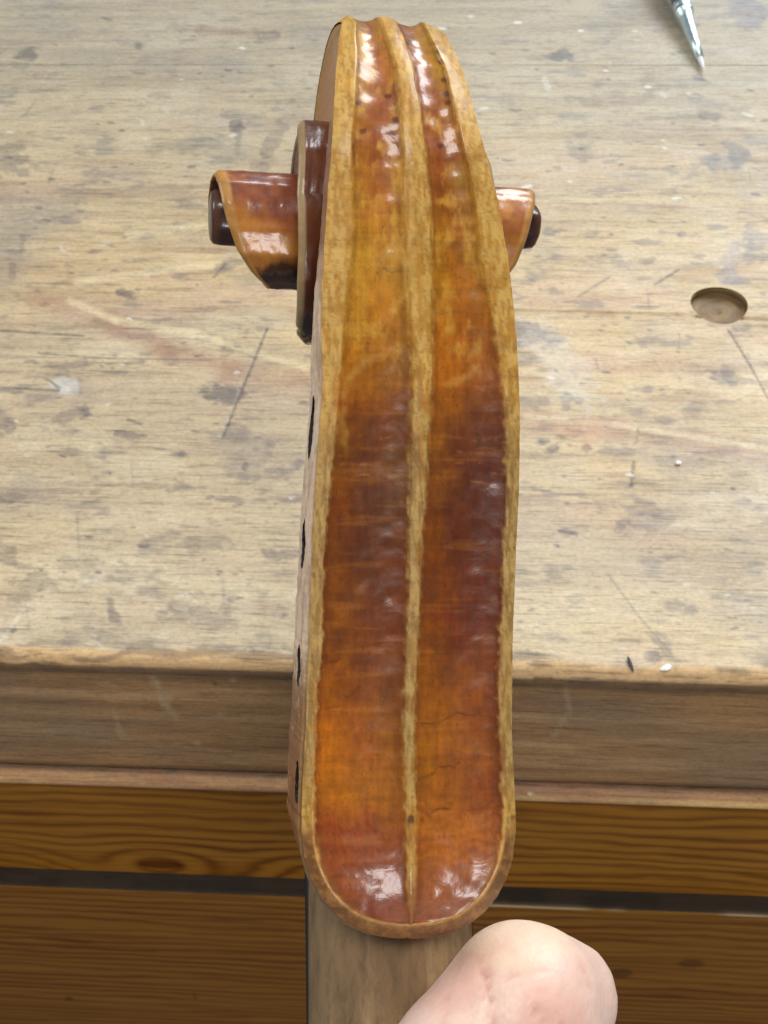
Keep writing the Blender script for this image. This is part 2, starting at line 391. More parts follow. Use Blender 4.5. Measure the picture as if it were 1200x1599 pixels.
# dog hole lining: a drilled hole with turned rings
HC = NT('drilled_beech'); wv = HC.noise(HC.coord((60, 60, 900)), 1, 4, .6)
HC.l(HC.ramp(wv, [(.3, tuple(srgb(70, 52, 28))), (.5, tuple(srgb(122, 94, 54))), (.7, tuple(srgb(160, 130, 80)))]), HC.b.inputs['Base Color'])
HC.set(Roughness=.6); HC.bump(wv, .6, .0008)
hp = [(HR+.0004, -.0001), (HR+.0002, -.001)]+[(HR*(1+.02*math.sin(i*2.1)), -.0008-.0001*i) for i in range(24)]+[(HR*.9, -.0034), (HR*.6, -.0040), (HR*.3, -.0036), (.0001, -.0044)]
hl = lathe('dog_hole', hp, HC.m, bench, 48); hl.location = (HX, HY, 0)

# apron board
def zpix(x, y, yplane): return on_plane(x, y, 1, yplane)[2]
za1 = zpix(600, 1211, .0015); 
def paint_apron(P, px, py):
    X, Z = P[..., 0], P[..., 2]
    col = np.zeros(P.shape)+srgb(170, 130, 84)
    st = fbm(X*14, Z*170, 101, 5)
    col = blend(col, srgb(194, 158, 114), sstep(.5, .75, st)*.7); col = blend(col, srgb(136, 102, 70), sstep(.48, .28, st)*.6)
    col = blend(col, srgb(128, 112, 92), sstep(.45, .7, fbm(X*10, Z*20, 105, 3))*.5)
    for (x1, y1, x2, y2, w, s) in [(238, 1055, 258, 1100, 7, .5), (258, 1100, 275, 1120, 5, .4), (178, 1110, 190, 1150, 3, .4), (883, 1068, 890, 1110, 3, .4), (890, 1110, 865, 1150, 3, .35)]:
        col = blend(col, srgb(190, 168, 132), segmask(px, py, x1, y1, x2, y2, w, 4)*s)
    for (cx, cy, rx, ry) in [(308, 1160, 7, 4), (345, 1116, 4, 3), (165, 1069, 14, 3), (365, 1062, 6, 4)]:
        col = blend(col, srgb(206, 178, 140), ell(px, py, cx, cy, rx, ry)*.5)
    col = blend(col, srgb(60, 44, 34), sstep(za1+.0035, za1+.0002, Z)*.55)  # shadow gap along the bottom painted in
    col = blend(col, srgb(60, 44, 34), sstep(-.0125, -.009, Z)*.35)  # shade line under the top lip painted in
    col = blend(col, srgb(70, 40, 20), ell(px, py, 337, 1068, 3, 3)*.8)
    return col
xs_a = np.concatenate([[-.85, -.4], np.arange(-.21, .17, .0011), [.4, .85]])
profa = [(.03, -.0086), (.0022, -.0086), (.0015, -.0092)]+[(.0015, z) for z in np.arange(-.010, za1, -.0011)]+[(.0017, za1-.0008), (.0025, za1-.0012), (.03, za1-.0012)]
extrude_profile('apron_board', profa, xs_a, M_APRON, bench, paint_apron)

# moulding strip under the apron: its rounded top catches the light
yl = -.0042
ztop = za1-.0016
def paint_strip(P, px, py):
    X, Z = P[..., 0], P[..., 2]
    col = np.zeros(P.shape)+srgb(176, 136, 94)
    col = blend(col, srgb(206, 168, 108), (.3+.7*sstep(.4, .7, fbm(X*9, X*0, 111, 3)))*sstep(-.002, -.004, P[..., 1]))
    col = blend(col, srgb(84, 60, 44), sstep(-.0012, .001, P[..., 1])*.8)  # shadow line against the apron painted onto the strip
    col = blend(col, srgb(150, 106, 80), sstep(.5, .75, fbm(X*30, P[..., 1]*200, 114, 3))*.6)
    col = blend(col, srgb(72, 74, 66), ell(px, py, 268, 1198, 16, 10)*.8)
    col = blend(col, srgb(222, 214, 196), ell(px, py, 829, 1240, 4, 3)*.8)
    return col
profs = [(.03, ztop), (.0012, ztop)]+[(y, ztop-.0002*k) for k, y in enumerate(np.arange(.0004, yl+.002, -.0006))]
zr = profs[-1][1]
profs += [(yl+.002-.002*math.sin(a), zr-.002+.002*math.cos(a)) for a in np.linspace(.1, math.pi/2, 7)]+[(yl, zr-.0024), (yl+.001, zr-.0026), (.03, zr-.0026)]
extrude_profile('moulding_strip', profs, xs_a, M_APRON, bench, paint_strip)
zstrip = zr-.0028

# pine drawer fronts
z1b = zpix(600, 1389, yl+.0008)
yb2 = yl-.0072
z2t = zpix(600, 1407, yb2)
def pine_paint(z0, z1, knot, seed, base=(150, 98, 30)):
    def f(P, px, py):
        X, Z = P[..., 0], P[..., 2]
        kx, kz = knot
        zz = (Z-kz)*1000; xx = (X-kx)*1000
        wob = (fbm(X*14, Z*45, seed, 4)-.5)*14
        # rings bend up over the knot like arches
        rr = np.hypot(xx/1.35, zz*1.1)
        g_far = zz*.62+wob*.7
        wk = np.exp(-np.abs(xx/42.0)**3)*np.exp(-np.abs(zz/34.0)**3)
        g = g_far*(1-wk)+(rr*.55+wob*.22)*wk
        ring = .5+.5*np.sin(g*1.35+1.5*fbm(X*6, Z*60, seed+2, 3)*3)
        ring = ring**2.2
        col = np.zeros(P.shape)+srgb(*base)
        col = blend(col, srgb(168, 120, 50), .5*fbm(X*8, Z*60, seed+5, 4))
        col = blend(col, srgb(92, 46, 14), ring*.75*(.35+1.0*fbm(X*10, Z*40, seed+6, 3)))
        col = blend(col, srgb(74, 24, 10), ell(xx, zz, 0, 1.0, 10, 4.2)*.8)
        streak = fbm(X*10, Z*420, seed+8, 4)
        col = blend(col, srgb(96, 54, 20), sstep(.55, .75, streak)*.4)
        return col
    return f
kn = on_plane(252, 1352, 1, yl+.0008)
def board(name, yf, zt, zb, mat, paint, th=.02, r_=.0010, step=.0011):
    rim = [(yf+r_-r_*math.sin(a), zt-r_+r_*math.cos(a)) for a in np.linspace(0, math.pi/2, 5)]
    rim2 = [(yf+r_-r_*math.cos(a), zb+r_-r_*math.sin(a)) for a in np.linspace(0, math.pi/2, 5)]
    p = [(yf+th, zt)]+[(yy_, zt) for yy_ in np.arange(yf+.012, yf+r_+.0005, -.0011)]+rim+[(yf, z) for z in np.arange(zt-r_-.001, zb+r_+.0005, -step)]+rim2+[(yf+th, zb)]
    return extrude_profile(name, p, xs_a, mat, bench, paint)
board('drawer_front', yl+.0008, zstrip, z1b, M_PINE, pine_paint(zstrip, z1b, (kn[0], kn[2]), 200))
kn2 = on_plane(-900, 1500, 1, yb2)
pp = pine_paint(z2t, z2t-.30, (kn2[0], kn2[2]), 260, (128, 82, 24))
def paint_low(P, px, py):
    col = pp(P, px, py)
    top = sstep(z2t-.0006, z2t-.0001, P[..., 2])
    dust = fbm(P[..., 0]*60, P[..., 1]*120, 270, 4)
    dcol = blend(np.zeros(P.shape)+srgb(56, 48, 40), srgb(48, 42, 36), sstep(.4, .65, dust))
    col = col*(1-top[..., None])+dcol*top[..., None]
    e = np.exp(-((P[..., 2]-z2t+.0009)/.0006)**2)*(P[..., 1] < yb2+.0015)*sstep(.4, .6, fbm(P[..., 0]*25, P[..., 0]*0, 275, 3))
    col = blend(col, srgb(190, 172, 140), e*.8)
    for (cx, cy, rx, ry) in [(108, 1560, 7, 4), (305, 1557, 2, 6), (970, 1520, 20, 8), (1080, 1505, 22, 7)]:
        col = blend(col, srgb(50, 26, 10), ell(px, py, cx, cy, rx, ry)*.5)
    return col
board('drawer_front', yb2, z2t, z2t-.30, M_PINE, paint_low)
# dark carcass behind the boards so that the gaps between them are closed
bm = bmesh.new(); bmesh.ops.create_cube(bm, size=1)
for v in bm.verts: v.co = Vector((v.co.x*1.66, .10+v.co.y*.14, -.15+v.co.z*.18))
bm_obj('carcass', bm, mat_simple('carcass_wood', tuple(srgb(80, 56, 34)), .7, sc=(40, 300, 300)), bench, smooth=False)

# ------------------------------------------------------------------ VIOLIN HEAD
PSI = R(13.0); D0 = 156.0; XO = 3.75
VO = CO+cf*.156+cr*XO*.001
Ua = cr*math.cos(PSI)+cf*math.sin(PSI); Wa = -cr*math.sin(PSI)+cf*math.cos(PSI); Va = cu
violin = thing('violin', 'violin scroll and pegbox in amber varnish with worn pale edges, held before the bench', 'violin')
MV = Matrix.Identity(4)
for i in range(3):
    MV[i][0] = Ua[i]; MV[i][1] = Va[i]; MV[i][2] = -Wa[i]; MV[i][3] = VO[i]
violin.matrix_world = MV
# local millimetre coordinates: (u, v, w), w away from the camera
def loc(u, v, w): return np.stack([u, v, -w], -1)*.001
def pix(u, v, w):
    p = VO+(u[..., None]*Ua+v[..., None]*Va+w[..., None]*Wa)*.001
    return proj(p)
def lray(x, y):
    o, d = ray(x, y); q = (o-VO)*1000
    return np.array([q@Ua, q@Va, q@Wa]), np.array([d@Ua, d@Va, d@Wa])
# back profile (v, w)
CV, CW = 42.0, 22.0
RT = np.array([[-12, 23.2], [0, 23.3], [30, 24.8], [50, 26.6], [68, 27.9], [90, 28.0], [135, 25.6], [180, 22.2], [225, 19.4], [270, 17.2], [315, 16.1], [360, 15.4],
               [405, 14.7], [450, 13.3], [495, 12.6], [540, 11.9], [585, 10.9], [630, 9.8], [675, 8.9], [720, 8.0], [765, 7.0], [810, 6.0], [855, 5.6], [900, 5.2], [990, 4.6], [1300, 4.4]])
def rad(phi): return np.interp(phi, RT[:, 0], RT[:, 1])
peg = [(-62, 17), (-60, 13.0), (-58.6, 9.5), (-56.6, 6.0), (-53.8, 3.2), (-50, 1.1), (-45.5, -.2), (-40, -.9), (-32, -1.0), (-20, -.3), (-6, .6), (6, 1.0), (16, .9), (25, .3), (32, -.4)]
sc = [(CV+rad(p)*math.sin(R(p)), CW-rad(p)*math.cos(R(p))) for p in np.arange(-4, 301, 6)]
ctl = np.array(peg+sc)
seg = np.r_[0, np.cumsum(np.hypot(*np.diff(ctl, axis=0).T))]
TAU = np.arange(0, seg[-1], .4)
prof_v = np.interp(TAU, seg, ctl[:, 0]); prof_w = np.interp(TAU, seg, ctl[:, 1])
def smooth1(a, k):
    g = np.exp(-np.linspace(-2, 2, 2*k+1)**2); g /= g.sum()
    return np.convolve(np.pad(a, k, mode='reflect', reflect_type='odd'), g, 'valid')
prof_v = smooth1(prof_v, 7); prof_w = smooth1(prof_w, 7)
tv = np.gradient(prof_v); tw = np.gradient(prof_w); L_ = np.hypot(tv, tw); tv /= L_; tw /= L_
nv, nw = -tw, tv          # inward normal (into the wood)
def surf(tau, d):
    v = np.interp(tau, TAU, prof_v); w = np.interp(tau, TAU, prof_w)
    a = np.interp(tau, TAU, nv); b = np.interp(tau, TAU, nw)
    return v+a*d, w+b*d
TS = seg[len(peg)+12]      # just past the silhouette of the scroll
def hit(x, y, d=0.):
    o, r_ = lray(x, y)
    k = TAU < TS
    v = (prof_v+nv*d)[k]; w = (prof_w+nw*d)[k]
    # signed distance of profile points to the ray in the v-w plane
    s = (v-o[1])*r_[2]-(w-o[2])*r_[1]
    idx = np.where((s[:-1] < 0) & (s[1:] >= 0))[0]
    if len(idx):
        i = idx[0]; f = s[i]/(s[i]-s[i+1]); tau = TAU[i]+f*.4
    else:
        i = int(np.argmax(s)); tau = TAU[i]
    vv, ww = surf(tau, d); t = ((ww-o[2])*r_[2]+(vv-o[1])*r_[1])/(r_[1]**2+r_[2]**2)
    return tau, o[0]+t*r_[0]
# measured outline of the back: y, outer left, inner left, spine left, spine right, inner right, outer right
TB = np.array([
 [34, 534, 556, 597, 620, 662, 687], [60, 530, 557, 606, 632, 675, 700], [100, 526, 557, 620, 645, 694, 720], [150, 523, 554, 626, 654, 707, 736], [200, 520, 551, 630, 660, 719, 748],
 [250, 516, 550, 632, 666, 731, 762], [300, 512, 551, 633, 670, 742, 775], [350, 509, 551, 634, 673, 748, 785], [400, 506, 549, 636, 674, 753, 793], [450, 503, 541, 640, 674, 762, 800],
 [500, 502, 537, 643, 674, 771, 805], [550, 503, 533, 646, 674, 779, 808], [600, 504, 531, 648, 675, 786, 811], [673, 499, 525, 644, 669, 791, 812], [747, 493, 516, 643, 665, 792, 811],
 [820, 489, 509, 641, 660, 790, 808], [893, 486, 505, 640, 658, 787, 805], [1003, 482, 503, 636, 653, 783, 801], [1073, 480, 496, 633, 650, 780, 800], [1147, 477, 493, 631, 645, 781, 800],
 [1220, 473, 490, 634, 649, 785, 803], [1275, 471, 489.5, 635, 650, 787, 806]])
rows_y = list(np.arange(34, 1275, 2.2))
def jit(y, s, a, f): return a*(fbm(np.array(y)*f, np.array(0.0)+s, 300+s, 4)-.5)*2
ROW = []           # per station: six (tau,u) pairs and pixel y
def dch(y): return np.interp(y, [30, 200, 900, 1150, 1300, 1400, 1470], [1.0, 1.0, .9, 1.1, 1.65, 1.65, 1.65])
for y in rows_y:
    xs_ = [np.interp(y, TB[:, 0], TB[:, k]) for k in range(1, 7)]
    fj = float(sstep(1275, 1235, y)); xs_ = [x+fj*jit(y, k, (1.0, 1.3, 1.6, 1.6, 1.3, 1.0)[k], .035)+fj*jit(y, k+9, (.5, .2, .2, .2, .2, .5)[k], .15) for k, x in enumerate(xs_)]
    ROW.append([hit(xs_[0], y, dch(y))]+[hit(x, y) for x in xs_[1:5]]+[hit(xs_[5], y, dch(y))])
def sup(t, p=2.4): return (abs(math.cos(t)))**(2/p), (abs(math.sin(t)))**(2/p)
chin_n = 70
for th in np.linspace(0, math.pi/2, chin_n):
    c, s_ = sup(th)
    yi = 1275+167*s_; yo = 1275+189*s_
    il = 638.5-149*c; ir = 638.5+148.5*c
    ol = 638.5-167.5*c; orr = 638.5+167.5*c
    k = c**.6
    sl = 642-7*k; sr = 642+8*k+.01
    f_ = min(1, (1-s_)*8)
    dq = 1.6*(1-s_)**.5+.05
    row = [hit(ol+jit(yo, 40, 1.5, .08), yo, dq)]+[hit(x, yi) for x in (max(il, il), max(il, min(sl, ir)), min(ir, max(sr, il)), ir)]+[hit(orr+jit(yo, 44, 1.5, .08), yo, dq)]
    ROW.append(row); rows_y.append(yi)
ROW = np.array(ROW)        # (n,6,2)
rows_y = np.array(rows_y)
# stations beyond the silhouette, over the top and down the front of the volute
t0 = ROW[0, :, 0].max()
hh_phi = [60, 90, 135, 180, 225, 270, 300]; hh = [7.3, 6.9, 6.5, 6.6, 7.6, 9.8, 11.0]
ext = []
u0 = ROW[0, :, 1]
cen = .5*(u0[0]+u0[5]); half0 = .5*(u0[5]-u0[0])
for tau in np.arange(TAU[-1]-.5, t0+.6, -.7):
    v, w = surf(tau, 0); phi = math.degrees(math.atan2(v-CV, CW-w)) % 360
    h = np.interp(phi, hh_phi, hh); k = sstep(t0, t0+8, tau)
    h = half0*(1-k)+h*k; c0 = cen*(1-k)
    fr = (u0-cen)/half0
    ext.append([(tau, c0+f*h) for f in fr])
ROW = np.concatenate([np.array(ext), ROW]); ys_all = np.concatenate([np.full(len(ext), 20.0), rows_y])
# smooth the hand-over between columns
for k in range(6):
    a = ROW[:len(ext)+14, k, 0]; ROW[:len(ext)+14, k, 0] = np.sort(a)[::-1]
NS = len(ROW)
nf, nsp, nc = 58, 10, 10
def cols(a, b, n, end=False): return [(a, b, q) for q in np.linspace(0, 1, n+1)[:None if end else -1]]
def fdepth(y, tau=None): return np.interp(y, [20, 60, 250, 420, 600, 900, 1150, 1300, 1400, 1442], [.7, .95, 1.15, 1.15, 1.25, 1.5, 1.6, 1.1, .5, .1])
U = []; T_ = []; Dd = []; Q = []   # Q = normalised position across: 0..1 left flute, 1..2 spine, 2..3 right flute ; <0, >3 bevels
for (ia, ib, n, kind) in [(0, 1, nc, 'cl'), (1, 2, nf, 'fl'), (2, 3, nsp, 'sp'), (3, 4, nf, 'fr'), (4, 5, nc, 'cr')]:
    qs = np.linspace(0, 1, n+1)
    if kind != 'cr': qs = qs[:-1]
    for q in qs:
        tau = ROW[:, ia, 0]*(1-q)+ROW[:, ib, 0]*q; u = ROW[:, ia, 1]*(1-q)+ROW[:, ib, 1]*q
        dc = dch(ys_all); dc = np.where(ys_all >= 1275, 1.6*(1-np.clip((ys_all-1275)/167, 0, 1))**.5+.05, dc)
        if kind == 'cl': d = dc*(1-q)**1.35
        elif kind == 'cr': d = dc*q**1.35
        elif kind == 'sp': d = -.22*np.sin(math.pi*q)+0*tau
        else:
            qq = q if kind == 'fl' else 1-q      # 0 at outer border, 1 at spine
            sh = math.sin(math.pi*qq)**.62 if 0 < qq < 1 else 0
            d = fdepth(ys_all)*sh
        U.append(u); T_.append(tau); Dd.append(d)
        Q.append({'cl': -1+q, 'fl': q, 'sp': 1+q, 'fr': 2+q, 'cr': 3+q}[kind])
U = np.array(U).T; T_ = np.array(T_).T; Dd = np.array(Dd).T; Q = np.array(Q)[None, :]+0*U
YY = ys_all[:, None]+0*U
# carving irregularities (real relief)
flu = ((Q > 0.02) & (Q < .98)) | ((Q > 2.02) & (Q < 2.98))
rel = (fbm(U*.35+20, T_*.4, 330, 2)-.5)*.30
tool = np.sin(T_*1.9+3*fbm(U*.2, T_*.2, 333, 2))*.035*sstep(420, 200, YY)
Dd = Dd+rel*np.where(flu, 1, .45)+tool*flu+(fbm(U*1.6, T_*1.2, 340, 3)-.5)*.035
# inward displacement at the rim itself stays untouched so that the side joins
edge_fix = np.minimum(1, (np.abs(np.clip(Q, -1, 4)-1.5)-2.5)*-6); edge_fix = np.clip(edge_fix, 0, 1)
v0, w0 = surf(T_, Dd); 
PX, PY = pix(U, v0, w0)

# ---- varnish paint, some light and shade included in the colours
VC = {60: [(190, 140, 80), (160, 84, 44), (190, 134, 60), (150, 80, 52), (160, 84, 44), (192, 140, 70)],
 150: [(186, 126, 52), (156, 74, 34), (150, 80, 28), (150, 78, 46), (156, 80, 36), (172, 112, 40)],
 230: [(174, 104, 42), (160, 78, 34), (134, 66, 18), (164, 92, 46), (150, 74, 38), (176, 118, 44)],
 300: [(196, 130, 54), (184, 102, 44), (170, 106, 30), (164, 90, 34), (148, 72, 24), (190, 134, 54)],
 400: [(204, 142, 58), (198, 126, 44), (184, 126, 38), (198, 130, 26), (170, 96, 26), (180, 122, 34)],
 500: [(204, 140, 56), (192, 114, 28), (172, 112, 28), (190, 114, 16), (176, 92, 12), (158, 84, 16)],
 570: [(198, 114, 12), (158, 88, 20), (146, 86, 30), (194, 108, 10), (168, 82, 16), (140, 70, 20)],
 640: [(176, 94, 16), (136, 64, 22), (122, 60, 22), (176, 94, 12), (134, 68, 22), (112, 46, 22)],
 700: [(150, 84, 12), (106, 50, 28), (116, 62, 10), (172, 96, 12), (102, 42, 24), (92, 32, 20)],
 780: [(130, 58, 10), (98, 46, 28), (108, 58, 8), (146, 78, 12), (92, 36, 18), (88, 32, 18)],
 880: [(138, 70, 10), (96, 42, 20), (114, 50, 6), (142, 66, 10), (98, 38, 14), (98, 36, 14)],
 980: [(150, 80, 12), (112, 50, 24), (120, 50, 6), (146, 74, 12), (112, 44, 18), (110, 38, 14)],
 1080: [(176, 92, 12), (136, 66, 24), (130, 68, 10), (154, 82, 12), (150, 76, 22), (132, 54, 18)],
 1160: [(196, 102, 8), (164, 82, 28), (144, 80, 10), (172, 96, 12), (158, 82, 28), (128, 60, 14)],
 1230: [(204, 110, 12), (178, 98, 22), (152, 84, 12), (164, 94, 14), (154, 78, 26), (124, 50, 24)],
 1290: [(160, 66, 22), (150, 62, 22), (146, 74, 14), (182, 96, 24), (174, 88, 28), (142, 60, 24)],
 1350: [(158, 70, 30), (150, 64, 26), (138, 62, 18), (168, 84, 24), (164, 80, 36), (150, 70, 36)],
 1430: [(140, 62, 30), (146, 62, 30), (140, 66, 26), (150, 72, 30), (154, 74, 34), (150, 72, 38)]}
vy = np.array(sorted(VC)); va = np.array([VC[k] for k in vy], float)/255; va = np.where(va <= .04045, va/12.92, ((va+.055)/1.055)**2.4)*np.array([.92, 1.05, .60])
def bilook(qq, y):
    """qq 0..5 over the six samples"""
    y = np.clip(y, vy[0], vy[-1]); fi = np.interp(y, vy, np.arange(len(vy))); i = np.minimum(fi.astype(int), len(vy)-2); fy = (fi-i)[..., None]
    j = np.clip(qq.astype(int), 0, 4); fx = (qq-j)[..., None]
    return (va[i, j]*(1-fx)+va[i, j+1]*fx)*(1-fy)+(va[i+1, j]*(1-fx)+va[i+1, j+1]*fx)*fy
def paint_back(Q, px, py, U, T):
    wy = (fbm(px*.035, py*.025, 401, 4)-.5); wx = (fbm(px*.035, py*.025, 411, 4)-.5)
    qf = np.where(Q < 1.5, np.clip(Q, 0, 1)*1.6+.2, 3.2+np.clip(Q-2, 0, 1)*1.6)
    qf = np.where(Q < 1.5, np.clip(qf+wx*1.1, 0, 2), np.clip(qf+wx*1.1, 3, 5))
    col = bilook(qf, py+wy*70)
    n1 = fbm(px*.10, py*.045, 420, 5); n2 = fbm(px*.05, py*.30, 431, 4)
    col = col*(1+(n1-.5)[..., None]*.6)
    # golden flecks where the varnish is thin, upper half
    gold = sstep(.46, .80, fbm(px*.06, py*.035, 440, 5))*sstep(640, 520, py)
    col = blend(col, srgb(206, 152, 52), gold*.75)
    # purplish brown cloudy patches
    pp_ = sstep(.52, .72, fbm(px*.03, py*.03, 450, 4))
    col = blend(col, srgb(92, 46, 20), pp_*.40*sstep(560, 700, py)*sstep(1240, 1060, py))
    # curl of the maple, faint cross bands at mid length and at the chin
    for yb in (682, 697, 712, 728, 745):
        b = np.exp(-((py+wy*14-yb-np.where(px > 655, 8, 0)-9*(fbm(px*.02+yb, py*0, 455, 2)-.5))/1.6)**2)*sstep(.35, .6, n1)
        col = blend(col, srgb(190, 130, 64), b*.34*sstep(.3, .7, fbm(px*.06+yb, py*.01, 457, 3)))
    fb = .5+.5*np.sin((py+(px-640)*.04+wy*46)*.36)
    col = blend(col, srgb(206, 122, 40), fb*.34*sstep(1230, 1275, py)*sstep(1400, 1340, py)*np.where(px > 645, 1, .35))
    vb = .5+.5*np.sin((px+wx*40)*.65)
    col = blend(col, srgb(110, 44, 20), vb*.30*sstep(1260, 1300, py)*sstep(1380, 1330, py)*(px < 640))
    # long soft brush streaks, grime specks and crosswise figure
    st_ = fbm(px*.22, py*.012, 470, 4); col = col*(1+(st_-.5)[..., None]*.30)
    cf_ = fbm(px*.012+py*.004, py*.11, 474, 4); col = blend(col, srgb(214, 138, 48), sstep(.54, .76, cf_)*.12); col = blend(col, srgb(80, 34, 12), sstep(.46, .24, cf_)*.16)
    gr_ = fbm(px*.35, py*.3, 478, 3); col = blend(col, srgb(62, 28, 12), sstep(.68, .8, gr_)*.35)
    # short dark cuts
    for (x1, y1, x2, y2) in [(511, 1110, 534, 1102), (655, 1130, 700, 1122), (700, 1122, 752, 1112), (545, 1086, 565, 1074), (668, 1270, 700, 1258), (524, 1037, 529, 1033), (655, 1218, 720, 1196), (600, 424, 640, 426), (548, 213, 550, 255), (757, 835, 757, 850)]:
        col = blend(col, srgb(70, 28, 10), segmask(px+wx*30, py+wy*22, x1, y1, x2, y2, .6, 2.6)*.5*(.4+n1))
    # arc of worn varnish at y~560-600 in the left flute
    for (x1, y1, x2, y2) in [(546, 585, 575, 565), (575, 565, 610, 545), (546, 585, 540, 620), (540, 640, 532, 690), (700, 600, 745, 580)]:
        col = blend(col, srgb(204, 152, 70), segmask(px+wx*26, py+wy*20, x1, y1, x2, y2, 2, 9)*.32)
    # dark dotted gouge ends down the upper flutes
    for (cx, cy) in [(682, 66), (686, 80), (690, 96), (694, 124), (697, 146), (618, 186), (612, 210), (640, 66), (606, 150), (688, 227), (620, 190), (700, 160), (560, 160), (567, 205)]:
        col = blend(col, srgb(78, 34, 18), ell(px, py, cx, cy, 6, 4.5, 0)*.75)
    alpha = np.clip(.92-.3*gold+0*px, 0, 1)
    # ---- worn pale borders and spine
    pale = blend(np.zeros(col.shape)+srgb(206, 164, 86), srgb(182, 132, 52), sstep(.4, .65, fbm(px*.22, py*.05, 460, 5)))
    greyp = blend(np.zeros(col.shape)+srgb(178, 144, 84), srgb(146, 112, 60), sstep(.42, .65, fbm(px*.25, py*.04, 470, 5)))
    pale = blend(pale, greyp, sstep(560, 760, py)*sstep(1290, 1180, py)*.9+.0)
    pale = blend(pale, srgb(110, 76, 36), sstep(.66, .8, fbm(px*.3, py*.16, 480, 3))*.35)
    ed = (fbm(px*.16, py*.10, 490, 5)-.5)*.95
    thick = np.interp(py, [30, 250, 350, 420, 560, 700, 1275, 1330, 1450], [-.02, -.03, -.03, -.01, -.01, .0, .0, .0, -.02])
    sf = np.interp(py, [300, 640, 760], [.09, .07, .045]); mb = sstep(sf, -.6*sf, np.where(Q < 1.5, Q, 3-Q)+ed*.10-thick)
    sp_t = np.interp(py, [30, 300, 600, 1000, 1290, 1400], [.02, .03, .015, .0, .0, -.01])
    dsp = np.where(Q < 1.5, 1-Q, Q-2)
    ms = sstep(sf, -.6*sf, dsp+ed*.10-sp_t)
    # spine wears through at the very ridge line only near the chin
    ms = ms*np.interp(py, [1200, 1290, 1380, 1442], [1, .85, .7, .35])
    m = np.maximum(mb, ms)
    m = m*(1-sstep(.42, .72, fbm(px*.07, py*.03, 495, 5))*.55*(1-sstep(-.1, -.8, np.where(Q < 1.5, Q, 3-Q))))
    col = blend(col, pale, m)
    rim = sstep(-.02, -.25, np.where(Q < 1.5, Q, 3-Q))*sstep(1275, 1320, py)     # brown outer roll at the chin
    col = blend(col, blend(np.zeros(col.shape)+srgb(118, 76, 40), srgb(160, 112, 60), sstep(.35, .75, fbm(px*.13, py*.13, 463, 5))), rim*.95)
    lighter = np.exp(-((np.where(Q < 1.5, Q, 3-Q)+.03)/.07)**2)*sstep(1290, 1330, py)
    col = blend(col, srgb(222, 166, 92), lighter*.8)
    dark = sstep(.62, .75, fbm(px*.2, py*.2, 500, 3))*m
    col = blend(col, srgb(104, 72, 36), dark*.35)
    # dark line where varnish pools against the border
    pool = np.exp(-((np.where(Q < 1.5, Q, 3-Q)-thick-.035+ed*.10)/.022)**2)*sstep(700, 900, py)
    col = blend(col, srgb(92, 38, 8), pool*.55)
    pool_shade = np.exp(-((dsp-sp_t-.06+ed*.08)/.05)**2)+.8*np.exp(-((np.where(Q < 1.5, Q, 3-Q)-.07+ed*.08)/.05)**2)  # varnish pools beside spine and border, shaded so the flutes read deeper
    col = blend(col, srgb(104, 50, 14), np.clip(pool_shade, 0, 1)*.38*sstep(.35, .6, fbm(px*.05, py*.02, 512, 4)+.1)*(1-m))
    col = blend(col, srgb(58, 36, 26), ell(px, py, 642, 1280, 6, 8)*.8)
    alpha = alpha*(1-m*.75)
    return np.concatenate([np.clip(col, 0, 1), alpha[..., None]], -1)
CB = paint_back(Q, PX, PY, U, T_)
# beyond the silhouette keep the colour bands of the rim rows
P3 = loc(U, v0, w0)
NC_ = P3.shape[1]
verts = [P3.reshape(-1, 3)]; cols_ = [CB.reshape(-1, 4)]; faces = [grid_faces(NS, NC_)]
off = NS*NC_
# ---- side walls of the pegbox
v_end = 50.0
def wall_depth(v): return np.interp(v, [-60, -52, -40, 0, 18, 27, 35, 42, 50], [15, 15.0, 14.5, 13.5, 12.5, 8.5, 4.5, 3.5, 3])
left = [(U[i, 0], v0[i, 0], w0[i, 0], PY[i, 0]) for i in range(len(ext)+2, NS) if v0[i, 0] < v_end]
right = [(U[i, -1], v0[i, -1], w0[i, -1], PY[i, -1]) for i in range(len(ext)+2, NS) if v0[i, -1] < v_end]
loop = np.array(left+right[::-1])
d_ = np.gradient(loop[:, :2], axis=0); d_ = np.stack([smooth1(d_[:, 0], 4), smooth1(d_[:, 1], 4)], -1)
ln = np.hypot(d_[:, 0], d_[:, 1])+1e-9; nin = np.stack([-d_[:, 1]/ln, d_[:, 0]/ln], -1)   # inward
KW = 110
s_ = np.linspace(0, 1, KW)
wf = wall_depth(loop[:, 1])
chinf = sstep(-40, -54, loop[:, 1])
UW = np.zeros((len(loop), KW)); VW = UW.copy(); WW = UW.copy()
for k, s1 in enumerate(s_):
    ins = (.25*s1-.35*math.sin(math.pi*s1))*(1-chinf)+chinf*(4.5*s1**1.4-1.0*math.sin(math.pi*min(1, s1*2.2))*(s1 < .45))
    UW[:, k] = loop[:, 0]+nin[:, 0]*ins; VW[:, k] = loop[:, 1]+nin[:, 1]*ins; WW[:, k] = loop[:, 2]*(1-s1)+wf*s1
UW = UW+(fbm(VW*.5, WW*.5, 520, 3)-.5)*.3*np.clip(s_*5, 0, 1)[None, :]
isl = np.arange(len(loop)) < len(left)
PXW, PYW = pix(UW, VW, WW)
colw = np.zeros(UW.shape+(3,))+srgb(228, 198, 170)  # pale base with the wall's window reflection painted in
colw = blend(colw, srgb(176, 138, 116), sstep(.45, .7, fbm(VW*.25, WW*.6, 530, 4))*.6)
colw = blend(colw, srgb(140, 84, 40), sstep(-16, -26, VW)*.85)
colw = blend(colw, srgb(128, 78, 44), sstep(27, 36, VW)*.85)
